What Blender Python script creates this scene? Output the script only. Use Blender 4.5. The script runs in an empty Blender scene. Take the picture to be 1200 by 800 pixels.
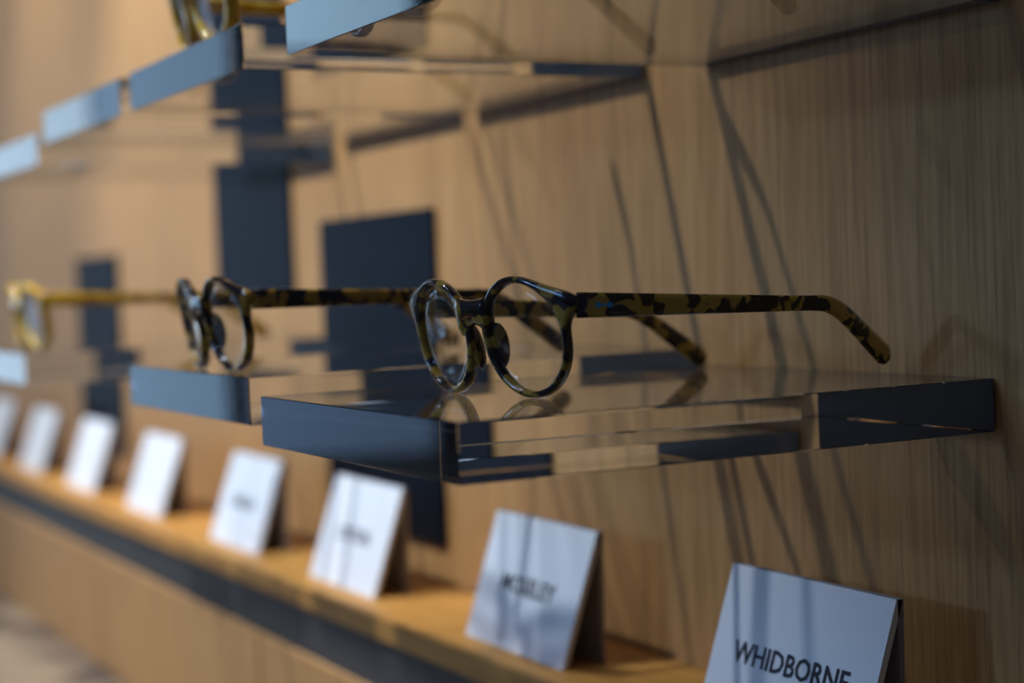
import bpy, bmesh, math, random
from mathutils import Vector, Matrix
random.seed(4)
C = bpy.context.scene.collection
S = 6.0                       # one shelf depth in scene units; coordinates below are in shelf depths
K = S/.25                     # the display is modelled at K times life size (shadow caustics need the size)
def V(x, y, z): return Vector((x*S, y*S, z*S))

# ---------------------------------------------------------------- camera
yaw, pit, rol = -1.08728205, -0.03836583, -0.03824316
Fd = Vector((math.sin(yaw)*math.cos(pit), math.cos(yaw)*math.cos(pit), math.sin(pit)))
R0 = Vector((math.cos(yaw), -math.sin(yaw), 0)); U0 = R0.cross(Fd)
Rr = R0*math.cos(rol)+U0*math.sin(rol); Ur = -R0*math.sin(rol)+U0*math.cos(rol)
cd = bpy.data.cameras.new('camera'); cam = bpy.data.objects.new('camera', cd); C.objects.link(cam)
m = Matrix((Rr, Ur, -Fd)).transposed().to_4x4(); m.translation = V(2.99028, -2.04731, 0.20259)
cam.matrix_world = m
cd.sensor_width = 36; cd.lens = 2014.335/1200*36; cd.clip_start = .01; cd.clip_end = 900
cd.dof.use_dof = True; cd.dof.focus_distance = 2.86*S; cd.dof.aperture_fstop = 4.3/K
bpy.context.scene.camera = cam

# ---------------------------------------------------------------- world, lights, exposure
sc = bpy.context.scene
sc.view_settings.view_transform = 'Standard'; sc.view_settings.look = 'None'
sc.view_settings.gamma = 1; sc.view_settings.use_curve_mapping = False
sc.view_settings.exposure = 0.0
sc.cycles.caustics_refractive = True; sc.cycles.caustics_reflective = True
sc.cycles.max_bounces = 14; sc.cycles.transmission_bounces = 12; sc.cycles.transparent_max_bounces = 16
w = bpy.data.worlds.new('shop_daylight'); sc.world = w; w.use_nodes = True
bg = w.node_tree.nodes['Background']; bg.inputs[0].default_value = (.30, .37, .56, 1); bg.inputs[1].default_value = .10

def spot(name, loc, target, energy, col, size, radius, blend=.6):
    l = bpy.data.lights.new(name, 'SPOT'); l.energy = energy*K*K; l.color = col
    l.spot_size = math.radians(size); l.spot_blend = blend; l.shadow_soft_size = radius*K
    l.cycles.is_caustics_light = True
    o = bpy.data.objects.new(name, l); C.objects.link(o); o.location = V(*loc)
    o.rotation_euler = (V(*target)-V(*loc)).to_track_quat('-Z', 'Y').to_euler()
    return o
COOL = (.84, .91, 1.0)
spot('ceiling_spot', (-1.36, -2.6, 4.6), (-1.5, 0, 0), 52, COOL, 52, .012, 1)
spot('ceiling_spot', (-.35, -2.3, 4.6), (.1, 0, -.2), 3, (.7, .84, 1), 60, .012)
spot('ceiling_spot', (-3.3, -2.6, 4.6), (-3.1, 0, 0), 66, COOL, 56, .014)
spot('ceiling_spot', (-5.2, -2.6, 4.6), (-5.0, 0, 0), 40, COOL, 60, .016)
spot('ceiling_spot', (-7.8, -2.6, 4.6), (-7.2, 0, 0), 30, COOL, 70, .02)
spot('front_light', (-3.3, -12, 2.35), (-.2, 0, 0), 26, (.34, .58, 1.0), 60, .07)
spot('front_light', (-1.5, -12, 3.6), (-.2, 0, 0), 44, (.22, .47, 1.0), 60, .45)  # soft blue fill added beside the harder light above
def panel_light(loc, wd, ht, rad, col):  # unseen daylight panels, added and shaped to brighten the slab faces
    wl = bpy.data.lights.new('slab_fill_light', 'AREA'); wl.shape = 'RECTANGLE'; wl.size = wd*S; wl.size_y = ht*S
    wl.energy = rad*math.pi*wd*ht*S*S; wl.color = col
    wo = bpy.data.objects.new('slab_fill_light', wl); C.objects.link(wo); wo.location = V(*loc)
    wo.rotation_euler = (V(0, -1, loc[2])-V(*loc)).to_track_quat('-Z', 'Y').to_euler()
panel_light((-12.9, -6.3, 3.55), 1.5, 2.1, 3.0, (.46, .74, 1.0))      # added for the nearest upper slab's front face
panel_light((-11.0, -5.6, .45), 1.6, 3.5, .8, (.36, .60, 1.0))       # dimmer panel added below for the nearest slab's front face
panel_light((-13.2, -4.6, .95), 1.3, 4.5, 1.3, (.42, .68, 1.0))
panel_light((-13.5, -3.15, .95), 1.6, 4.5, 2.2, (.60, .80, 1.0))

# ---------------------------------------------------------------- materials
def mat(name):
    m = bpy.data.materials.new(name); m.use_nodes = True
    return m, m.node_tree, m.node_tree.nodes['Principled BSDF']
def simple(name, col, rough=.5, metal=0, **k):
    m, t, b = mat(name); b.inputs['Base Color'].default_value = (*col, 1)
    b.inputs['Roughness'].default_value = rough; b.inputs['Metallic'].default_value = metal
    for a, v in k.items(): b.inputs[a].default_value = v
    return m
def N(t, typ, **k):
    n = t.nodes.new(typ)
    for a, v in k.items(): setattr(n, a, v)
    return n
def oak(name, stops, axis='Z', rough=.55):
    """veneer with long straight grain along the given axis"""
    m, t, b = mat(name)
    tc = N(t, 'ShaderNodeTexCoord'); mp = N(t, 'ShaderNodeMapping'); t.links.new(tc.outputs['Object'], mp.inputs[0])
    sv = {'Z': (1, 1, .035), 'X': (.035, 1, 1)}[axis]
    mp.inputs['Scale'].default_value = sv
    n1 = N(t, 'ShaderNodeTexNoise'); n1.inputs['Scale'].default_value = 420/K; n1.inputs['Detail'].default_value = 3; n1.inputs['Roughness'].default_value = .6
    n2 = N(t, 'ShaderNodeTexNoise'); n2.inputs['Scale'].default_value = 55/K; n2.inputs['Detail'].default_value = 4; n2.inputs['Distortion'].default_value = .6
    t.links.new(mp.outputs[0], n1.inputs[0]); t.links.new(mp.outputs[0], n2.inputs[0])
    mx = N(t, 'ShaderNodeMath', operation='MULTIPLY_ADD'); mx.inputs[1].default_value = .88
    m2 = N(t, 'ShaderNodeMath', operation='MULTIPLY'); m2.inputs[1].default_value = .12
    t.links.new(n2.outputs[0], m2.inputs[0]); t.links.new(n1.outputs[0], mx.inputs[0]); t.links.new(m2.outputs[0], mx.inputs[2])
    cr = N(t, 'ShaderNodeValToRGB'); e = cr.color_ramp.elements
    e[0].position = .34; e[0].color = (*stops[0], 1); e[1].position = .66; e[1].color = (*stops[2], 1)
    k = e.new(.5); k.color = (*stops[1], 1)
    t.links.new(mx.outputs[0], cr.inputs[0]); t.links.new(cr.outputs[0], b.inputs['Base Color'])
    bp = N(t, 'ShaderNodeBump'); bp.inputs['Strength'].default_value = .12; bp.inputs['Distance'].default_value = .0004*K
    t.links.new(n1.outputs[0], bp.inputs['Height']); t.links.new(bp.outputs[0], b.inputs['Normal'])
    b.inputs['Roughness'].default_value = rough
    return m
OAK = oak('oak_veneer', ((.39, .188, .062), (.51, .262, .086), (.60, .322, .112)))
OAKX = oak('oak_ledge', ((.42, .17, .03), (.60, .27, .05), (.68, .33, .07)), 'X')
PANEL = simple('dark_navy_panel', (.0035, .0065, .013), .45, **{'Specular IOR Level': .05})
GREY = simple('shadow_gap_grey', (.05, .048, .045), .6)
PAPER = simple('white_card', (.88, .88, .88), .7)
PAPER_SHADE = simple('shaded_card_inside', (.30, .28, .30), .8)  # white card with the shade inside the fold put into its colour
INK = simple('black_print', (.012, .014, .02), .6)
METAL = simple('steel', (.6, .6, .62), .25, 1)
MARK = simple('blue_inlay', (.06, .45, .95), .3, .4)
def acrylic():
    m, t, b = mat('clear_acrylic')
    t.nodes.remove(b); g = N(t, 'ShaderNodeBsdfGlass'); g.inputs['IOR'].default_value = 1.49; g.inputs['Roughness'].default_value = 0
    g.inputs['Color'].default_value = (.97, .985, 1, 1); t.links.new(g.outputs[0], t.nodes['Material Output'].inputs[0])
    return m
ACR = acrylic()
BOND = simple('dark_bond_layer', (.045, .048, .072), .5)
def thin_glass():
    m, t, b = mat('lens_glass'); t.nodes.remove(b)
    tr = N(t, 'ShaderNodeBsdfTransparent'); tr.inputs[0].default_value = (.95, .97, .98, 1)
    gl = N(t, 'ShaderNodeBsdfGlossy'); gl.inputs['Roughness'].default_value = .01
    lw = N(t, 'ShaderNodeLayerWeight'); lw.inputs[0].default_value = .5; pw = N(t, 'ShaderNodeMath', operation='POWER'); pw.inputs[1].default_value = 4.5
    fr = N(t, 'ShaderNodeMath', operation='MULTIPLY_ADD'); fr.inputs[1].default_value = .9; fr.inputs[2].default_value = .035
    t.links.new(lw.outputs['Facing'], pw.inputs[0]); t.links.new(pw.outputs[0], fr.inputs[0]); mx = N(t, 'ShaderNodeMixShader')
    t.links.new(fr.outputs[0], mx.inputs[0]); t.links.new(tr.outputs[0], mx.inputs[1]); t.links.new(gl.outputs[0], mx.inputs[2])
    t.links.new(mx.outputs[0], t.nodes['Material Output'].inputs[0]); return m
LENS = thin_glass()
def acetate(name, dark, mid, light, scale=95, lo=.44, hi=.54, seed=0.0, trans=.0):
    m, t, b = mat(name)
    tc = N(t, 'ShaderNodeTexCoord'); mp = N(t, 'ShaderNodeMapping'); mp.inputs['Location'].default_value = (seed*K, seed*.7*K, 0)
    t.links.new(tc.outputs['Object'], mp.inputs[0])
    n = N(t, 'ShaderNodeTexNoise'); n.inputs['Scale'].default_value = scale/K; n.inputs['Detail'].default_value = 1.5
    n.inputs['Roughness'].default_value = .45; n.inputs['Distortion'].default_value = .5
    t.links.new(mp.outputs[0], n.inputs[0])
    cr = N(t, 'ShaderNodeValToRGB'); e = cr.color_ramp.elements
    e[0].position = lo; e[0].color = (*dark, 1); e[1].position = hi; e[1].color = (*light, 1)
    k = e.new((lo+hi)/2); k.color = (*mid, 1)
    t.links.new(n.outputs[0], cr.inputs[0]); t.links.new(cr.outputs[0], b.inputs['Base Color'])
    b.inputs['Roughness'].default_value = .18; b.inputs['Coat Weight'].default_value = .6; b.inputs['Coat Roughness'].default_value = .04
    b.inputs['Transmission Weight'].default_value = trans
    return m
TORT = acetate('tortoiseshell_acetate', (.012, .007, .008), (.07, .028, .008), (.44, .27, .03), 105, .495, .58)
TORTT = acetate('tortoiseshell_temple', (.012, .007, .008), (.07, .028, .008), (.60, .38, .05), 115, .485, .54, 4.1)
TORT2 = acetate('dark_tortoiseshell_acetate', (.01, .006, .006), (.10, .035, .006), (.50, .27, .02), 95, .47, .56, 3.1)
AMBER = acetate('honey_acetate', (.50, .22, .01), (.85, .48, .02), (.95, .62, .08), 60, .35, .6, 5.0, .12)
BROWNA = acetate('light_brown_acetate', (.22, .09, .035), (.36, .17, .07), (.42, .22, .10), 50, .4, .6, 2.0, .3)
BLACKA = simple('black_acetate', (.012, .012, .02), .2)

# ---------------------------------------------------------------- helpers
def link(name, me, m=None, parent=None, smooth=False):
    o = bpy.data.objects.new(name, me); C.objects.link(o)
    if m: me.materials.append(m)
    if parent: o.parent = parent
    if smooth:
        for p in me.polygons: p.use_smooth = True
    return o
def meshof(bm, name):
    bmesh.ops.recalc_face_normals(bm, faces=bm.faces)
    me = bpy.data.meshes.new(name); bm.to_mesh(me); bm.free(); return me
def box(bm, lo, hi, mi=0):
    vs = [bm.verts.new(V(x, y, z)) for x in (lo[0], hi[0]) for y in (lo[1], hi[1]) for z in (lo[2], hi[2])]
    for f in ((0,1,3,2),(4,6,7,5),(0,4,5,1),(2,3,7,6),(0,2,6,4),(1,5,7,3)):
        bm.faces.new([vs[i] for i in f])
def boxobj(name, lo, hi, m, parent=None, bevel=0, seg=2):
    bm = bmesh.new(); box(bm, lo, hi)
    if bevel: bmesh.ops.bevel(bm, geom=bm.edges[:], offset=bevel*S, segments=seg, affect='EDGES', profile=.5)
    return link(name, meshof(bm, name), m, parent)
def empty(name, loc=(0, 0, 0), rotz=0):
    o = bpy.data.objects.new(name, None); C.objects.link(o); o.location = V(*loc); o.rotation_euler = (0, 0, rotz)
    o.empty_display_size = .02
    return o
def tag(o, label, cat, group=None):
    o['label'] = label; o['category'] = cat
    if group: o['group'] = group
    return o
def struct(o): o['kind'] = 'structure'; return o

# ---------------------------------------------------------------- the setting
XL, XR = -14.0, 1.9
LZ = -.66                                         # ledge top
wall = struct(boxobj('wall_back', (XL, .004, -1.33), (XR, .4, 6), OAK)); wall.data.materials.clear(); wall.data.materials.append(OAK)
m, t, b = mat('mottled_floor')
tc = N(t, 'ShaderNodeTexCoord'); n = N(t, 'ShaderNodeTexNoise'); n.inputs['Scale'].default_value = 9/K; n.inputs['Detail'].default_value = 3
t.links.new(tc.outputs['Object'], n.inputs[0]); cr = N(t, 'ShaderNodeValToRGB'); e = cr.color_ramp.elements
e[0].position = .38; e[0].color = (.05, .03, .025, 1); e[1].position = .6; e[1].color = (.34, .24, .15, 1)
t.links.new(n.outputs[0], cr.inputs[0]); t.links.new(cr.outputs[0], b.inputs['Base Color']); b.inputs['Roughness'].default_value = .6
struct(boxobj('floor', (XL, -16, -1.45), (4.5, .4, -1.33), m))
for lo, hi, lab in (((-2.20, 0, -.55), (-1.345, 0, .40), 'near-black panel set in the oak wall behind the middle pair of glasses'),
                    ((-3.26, 0, .172), (-2.46, 0, 1.5), 'tall navy panel reaching up behind the upper acrylic shelves'),
                    ((-5.46, 0, -.55), (-4.70, 0, .365), 'small far dark panel above the third and fourth distant cards')):
    t = empty('wall_panel', ((lo[0]+hi[0])/2, -.002, lo[2])); cx, cz = (lo[0]+hi[0])/2, lo[2]
    boxobj('panel_glass', (lo[0]-cx, -.006, 0), (hi[0]-cx, .004, hi[2]-cz), PANEL, t, .002, 1)
    tag(t, lab, 'panel', 'dark panels on the oak wall')

t = empty('display_ledge', (0, 0, LZ))
boxobj('ledge_board', (XL, -.335, -.062), (XR, .002, 0), OAKX, t, .004, 1)
tag(t, 'long honey oak ledge that carries the row of white name cards', 'ledge')
struct(boxobj('shadow_gap_1', (XL, -.322, LZ-.20), (XR, .002, LZ-.062), GREY))  # dark strip standing in for the shaded gap under the ledge lip
t = empty('base_cabinet', (0, 0, -1.33))
x = XR; i = 0
while x > XL:
    boxobj('front_panel', (x-1.95, -.335, 0), (x-.01, .002, -.86+1.33), OAK, t, .004, 1); x -= 1.96
tag(t, 'oak panelled lower cabinet running under the grey shadow strip', 'cabinet')

# ---------------------------------------------------------------- acrylic shelf slabs
TH = .0902
def slab(x0, x1, d, ztop, label):
    o = boxobj('acrylic_shelf', (-(x1-x0)/2, -d, -TH), ((x1-x0)/2, 0, 0), ACR, None, .0015, 1)
    bm = bmesh.new(); bm.from_mesh(o.data); bmesh.ops.split_edges(bm, edges=bm.edges[:]); bm.to_mesh(o.data); bm.free()
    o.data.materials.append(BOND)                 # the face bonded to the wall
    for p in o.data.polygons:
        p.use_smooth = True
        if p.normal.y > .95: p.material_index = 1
    o.location = V((x0+x1)/2, .0, ztop)
    tag(o, label, 'shelf', 'clear acrylic shelf slabs on the oak wall'); o.cycles.is_caustics_caster = True
    return o
WA = .8207
ZU = .627
UL = ZU+TH
slab(0, WA, 1, 0, 'nearest clear acrylic shelf slab, under the round tortoiseshell glasses in focus')
slab(-.063-WA, -.063, 1, .032, 'clear acrylic shelf slab next behind the nearest one, under the second tortoiseshell glasses')
slab(-2.0-WA, -2.0, 1, .032, 'far clear acrylic shelf slab at the left edge under honey coloured glasses')
slab(0, .858, .92, UL-.006, 'nearest upper clear acrylic shelf slab, cut by the top of the frame')
slab(-.242-WA, -.242, .92, UL, 'upper clear acrylic shelf slab with honey glasses, behind the nearest upper one')
slab(-1.155-WA, -1.155, .92, UL, 'third upper clear acrylic shelf slab with pale bright front edge')
slab(-2.07-WA, -2.07, .92, UL-.05, 'farthest upper clear acrylic shelf slab, a blur at the left edge')

# ---------------------------------------------------------------- eyeglasses
def front_map(s, t, z, R=1.01, tilt=.1736):
    """front-frame coordinates: s across, t depth behind the front surface, z up -> local x,y,z (local -y is forward)"""
    return ((R-t)*math.sin(s/R), R-(R-t)*math.cos(s/R) - z*math.tan(tilt), z)
RX, RZ, SEP = .1019, .1008, .121
RIM = .0115
def rim_ring(bm, side, th=.020, rim=.0115):
    n = 96; prof = 12; rings = []
    for i in range(n):
        a = 2*math.pi*i/n; ca, sa = math.cos(a), math.sin(a); o = ca*side    # o > 0 on the temple side
        wdt = rim + .004*max(0, -o)
        # end piece: bump on the outer upper side
        ang = math.atan2(sa, o); b = math.exp(-((ang-.62)/.30)**2)
        out = .050*b
        ro_x, ro_z = RX, RZ
        rin_x, rin_z = RX-wdt, RZ-wdt
        px_o, pz_o = ca*(ro_x)+side*out*.95, sa*ro_z+out*.10
        px_i, pz_i = ca*rin_x, sa*rin_z
        ring = []
        for k in range(prof):
            q = 2*math.pi*k/prof; u = math.cos(q); v = math.sin(q)
            e = 3.2; rr = (abs(u)**e+abs(v)**e)**(-1/e); u *= rr; v *= rr
            f = (u+1)/2; t = (v+1)/2*th*(1+.15*b)
            s = (px_i*(1-f)+px_o*f)+side*SEP; z = RZ+(pz_i*(1-f)+pz_o*f)
            ring.append(bm.verts.new(V(*front_map(s, t, z))))
        rings.append(ring)
    for i in range(n):
        A, B = rings[i], rings[(i+1) % n]
        for k in range(prof): bm.faces.new((A[k], A[(k+1) % prof], B[(k+1) % prof], B[k]))
def bridge(bm):
    n = 12; prof = 12; rings = []
    for i in range(n+1):
        f = i/n; s = -.040+.080*f; e = abs(2*f-1)**2
        zc = .143; hh = .021+.012*e; tt = .012
        ring = []
        for k in range(prof):
            q = 2*math.pi*k/prof; u, v = math.cos(q), math.sin(q); r = (abs(u)**3+abs(v)**3)**(-1/3)
            ring.append(bm.verts.new(V(*front_map(s, .010+v*r*tt-.003, zc+u*r*hh - .008*e))))
        rings.append(ring)
    for i in range(n):
        for k in range(prof): bm.faces.new((rings[i][k], rings[i][(k+1) % prof], rings[i+1][(k+1) % prof], rings[i+1][k]))
    bm.faces.new(rings[0]); bm.faces.new(rings[-1])
def pad(bm, side):
    """acetate nose pad growing from the inner back of the rim"""
    r = bmesh.ops.create_uvsphere(bm, u_segments=16, v_segments=10, radius=1)
    for v in r['verts']:
        x, y, z = v.co
        s = side*(.034+.015*x+.005*z); t = .022+.016*y+.006*x; zz = .085+.040*z
        v.co = V(*front_map(s, t, zz))
def lens_mesh(side):
    bm = bmesh.new(); n = 64
    for t in (.007, .010):
        c = bm.verts.new(V(*front_map(side*SEP, t, RZ)))
        prev = [c]
        for rr in (.35, .7, 1):
            cur = [bm.verts.new(V(*front_map(side*SEP+math.cos(2*math.pi*i/n)*(RX-.009)*rr, t, RZ+math.sin(2*math.pi*i/n)*(RZ-.009)*rr))) for i in range(n)]
            for i in range(n):
                j = (i+1) % n
                if len(prev) == 1: bm.faces.new((c, cur[i], cur[j]))
                else: bm.faces.new((prev[i], cur[i], cur[j], prev[j]))
            prev = cur
        if t < .008: outer = prev
        else:
            for i in range(n): bm.faces.new((outer[i], outer[(i+1) % n], prev[(i+1) % n], prev[i]))
    return meshof(bm, 'lens')
def temple_mesh(p0, pb, p1, h0=.041, h1=.026, th=.0115, tip=.040):
    """temple from hinge p0, straight to bend pb, then curving down to the tip p1"""
    p0, pb, p1 = Vector(p0), Vector(pb), Vector(p1)
    pts = []
    L1 = (pb-p0).length; L2 = (p1-pb).length; k = .30
    A = pb+(p0-pb)*(k*.55*L2/L1) ; B = pb+(p1-pb)*k
    n1 = 22
    for i in range(n1): pts.append(p0.lerp(A, i/n1))
    for i in range(12):
        f = i/12; pts.append(A*(1-f)**2+pb*2*f*(1-f)+B*f*f)
    for i in range(25): pts.append(B.lerp(p1, 1-(1-i/24)**2.2))
    tot = [0]
    for a, b in zip(pts, pts[1:]): tot.append(tot[-1]+(b-a).length)
    bm = bmesh.new(); rings = []; prof = 12; TL = tot[-1]
    for i, p in enumerate(pts):
        tan = (pts[min(i+1, len(pts)-1)]-pts[max(i-1, 0)]).normalized()
        side = tan.cross(Vector((0, 0, 1))).normalized(); up = side.cross(tan).normalized()
        f = tot[i]/TL
        h = h0+(h1-h0)*min(1, f/.62)+(tip-h1)*max(0, (f-.66)/.34)
        d = TL-tot[i]; rnd = tip*.52
        sc_ = math.sqrt(max(0, 1-((rnd-d)/rnd)**2)) if d < rnd else 1
        sc_ = max(sc_, .06)
        ring = []
        for k2 in range(prof):
            q = 2*math.pi*k2/prof; u, v = math.cos(q), math.sin(q); r = (abs(u)**4+abs(v)**4)**(-1/4)
            c = p+up*(u*r*h/2*sc_)+side*(v*r*th/2*(.6+.4*sc_))
            ring.append(bm.verts.new(V(*c)))
        rings.append(ring)
    for i in range(len(rings)-1):
        for k2 in range(prof): bm.faces.new((rings[i][k2], rings[i][(k2+1) % prof], rings[i+1][(k2+1) % prof], rings[i+1][k2]))
    bm.faces.new(rings[0]); bm.faces.new(rings[-1])
    return meshof(bm, 'temple')
def eyeglasses(loc, g, near_tip, far_tip, m, label, near_bend=None, far_bend=None, mt=None, lens=True, mark=True, k=1, th=.020, rim=.0115):
    """tips and bends in world shelf units"""
    t = empty('eyeglasses', loc, g); mt = mt or m; t.scale = (k, k, k)
    inv = Matrix.Rotation(-g, 3, 'Z'); L0 = Vector(loc)
    tl = lambda p: inv @ (Vector(p)-L0)/k
    bm = bmesh.new(); rim_ring(bm, 1, th, rim); rim_ring(bm, -1, th, rim); bridge(bm); pad(bm, 1); pad(bm, -1)
    link('front_frame', meshof(bm, 'front_frame'), m, t, True)
    if lens:
        for sd in (-1, 1):
            link('lens', lens_mesh(sd), LENS, t, True)
    for sd, tip, bend in ((1, near_tip, near_bend), (-1, far_tip, far_bend)):
        h = Vector(front_map(sd*(SEP+RX+.022), .017, .152)) 
        tp = tl(tip)
        if bend is None: b = h+(tp-h)*.76; b.z = h.z-.012
        else: b = tl(bend)
        o = link('temple', temple_mesh(h, b, tp), mt, t, True)
        bm = bmesh.new()
        r = bmesh.ops.create_cone(bm, segments=12, radius1=.004*S, radius2=.004*S, depth=.026*S, cap_ends=True)
        for v in bm.verts: v.co += V(*(h+Vector((-sd*.010, .006, 0))))
        link('hinge', meshof(bm, 'hinge'), METAL, t)
        if sd == 1 and mark:
            bm = bmesh.new(); dirv = (b-h).normalized(); c = h+dirv*.045
            out = dirv.cross(Vector((0, 0, 1))).normalized()*.0056
            for a, hw in ((-.011, .0042), (.0, .0018), (.011, .0042)):
                q = c+dirv*a+out; wv = dirv*(.004 if a else .008); up = Vector((0, 0, hw))
                f = [bm.verts.new(V(*(q+s1*wv+s2*up+o_))) for o_ in (Vector((0, 0, 0)), out*.08) for s1, s2 in ((-1,-1),(1,-1),(1,1),(-1,1))]
                for ff in ((0,1,2,3),(4,5,6,7),(0,1,5,4),(1,2,6,5),(2,3,7,6),(3,0,4,7)): bm.faces.new([f[i] for i in ff])
            link('temple_mark', meshof(bm, 'temple_mark'), MARK, t)['label'] = 'small blue bow-shaped inlay'
    tag(t, label, 'glasses', 'eyeglasses displayed on the acrylic shelves')
    return t
eyeglasses((.3976, -.7396, 0), .1292, (.625, -.06, .030), (.075, -.075, .014), TORT,
    'round tortoiseshell eyeglasses in sharp focus on the nearest acrylic shelf', near_bend=(.655, -.20, .135), far_bend=(.10, -.25, .125), mt=TORTT)
eyeglasses((-.394, -.965, .032), -.01, (-.127, -.28, .047), (-.648, -.28, .047), TORT2,
    'blurred dark tortoiseshell eyeglasses on the second acrylic shelf', mark=False, k=.95)
eyeglasses((-2.30, -.93, .032), -.02, (-2.05, -.25, .047), (-2.57, -.25, .047), AMBER,
    'blurred honey yellow eyeglasses on the far shelf at the left edge', mark=False, th=.030, rim=.020)
eyeglasses((-.72, -.86, UL), -.04, (-.45, -.16, UL+.015), (-.94, -.07, UL+.014), AMBER,
    'honey yellow eyeglasses on the second upper shelf, cut by the frame top', mark=False, th=.034, rim=.020)
eyeglasses((.30, -.86, UL-.006), .02, (.52, -.16, UL+.012), (.0, -.12, UL+.012), BROWNA,
    'light brown eyeglasses on the nearest upper shelf, only a temple seen through it', mark=False)

# ---------------------------------------------------------------- tent cards on the ledge
def card(xr, label, word, w=.475, dy=0):
    """folded card: front panel leaning back, rear panel upright; local origin at front bottom right"""
    t = empty('name_card', (xr, -.250+dy, LZ))
    H = .292; yr = .100; th = .013
    def prism(name, pts, m):
        bm = bmesh.new(); a = [bm.verts.new(V(-w, y, z)) for y, z in pts]; b = [bm.verts.new(V(0, y, z)) for y, z in pts]
        n = len(pts); bm.faces.new(a); bm.faces.new(b[::-1])
        for i in range(n): bm.faces.new((a[i], a[(i+1) % n], b[(i+1) % n], b[i]))
        return link(name, meshof(bm, name), m, t)
    prism('front_panel', ((0, 0), (th, 0), (yr+th, H-.003), (yr, H)), PAPER)
    prism('back_panel', ((yr+.004, 0), (yr+.010, 0), (yr+th+.002, H), (yr+.002, H)), PAPER_SHADE)
    if word:
        cu = bpy.data.curves.new('print', 'FONT'); cu.body = word; cu.size = 1; cu.align_x = 'CENTER'; cu.align_y = 'CENTER'
        cu.offset = .018; cu.resolution_u = 2
        o = bpy.data.objects.new('print', cu); C.objects.link(o)
        bpy.context.view_layer.update(); dg = bpy.context.evaluated_depsgraph_get()
        me = bpy.data.meshes.new_from_object(o.evaluated_get(dg)); bpy.data.objects.remove(o)
        xs = [v.co.x for v in me.vertices]; wd = max(xs)-min(xs)
        n = Vector((0, -H, yr)).normalized(); up = Vector((0, yr, H)).normalized()
        tw = {'WHIDBORNE': .338, 'MOSELEY': .255}.get(word, .22); hgt = .042
        kx = tw/wd*S; ys = [v.co.y for v in me.vertices]; kz = hgt/(max(ys)-min(ys))*S
        c = V(-w/2, 0, 0)+V(*(up*(.148)))+V(*(n*.0012))
        for v in me.vertices:
            p = v.co.copy(); v.co = c+Vector((p.x*kx, 0, 0))+up*(p.y*kz)
        link('print', me, INK, t)
    tag(t, label, 'card', 'white name cards standing on the ledge')
words = ['WHIDBORNE', 'MOSELEY', 'LYNTON', 'BALA', 'KEATS', 'DYLAN', 'BRAE', 'HOLT', 'ELGIN', 'ARDEN', 'MOSS']
labs = ['nearest white tent card, printed WHIDBORNE, at the bottom right', 'second white tent card from the right, under the near shelf corner',
 'third white tent card from the right, in front of the dark panel foot', 'fourth white tent card from the right on the ledge',
 'fifth white tent card from the right, below the gap before the second shelf', 'sixth white tent card from the right, below the far dark panel',
 'seventh white tent card from the right, heavily blurred', 'eighth white tent card from the right, cut by the left edge']
for i, cx in enumerate((.735, -.257, -1.300, -2.25, -3.34, -4.35, -5.36, -6.37)):
    card(cx, labs[i], words[i] if i < 4 else None)

for o in C.objects:
    if o.type == 'MESH' and not o.cycles.is_caustics_caster: o.cycles.is_caustics_receiver = True
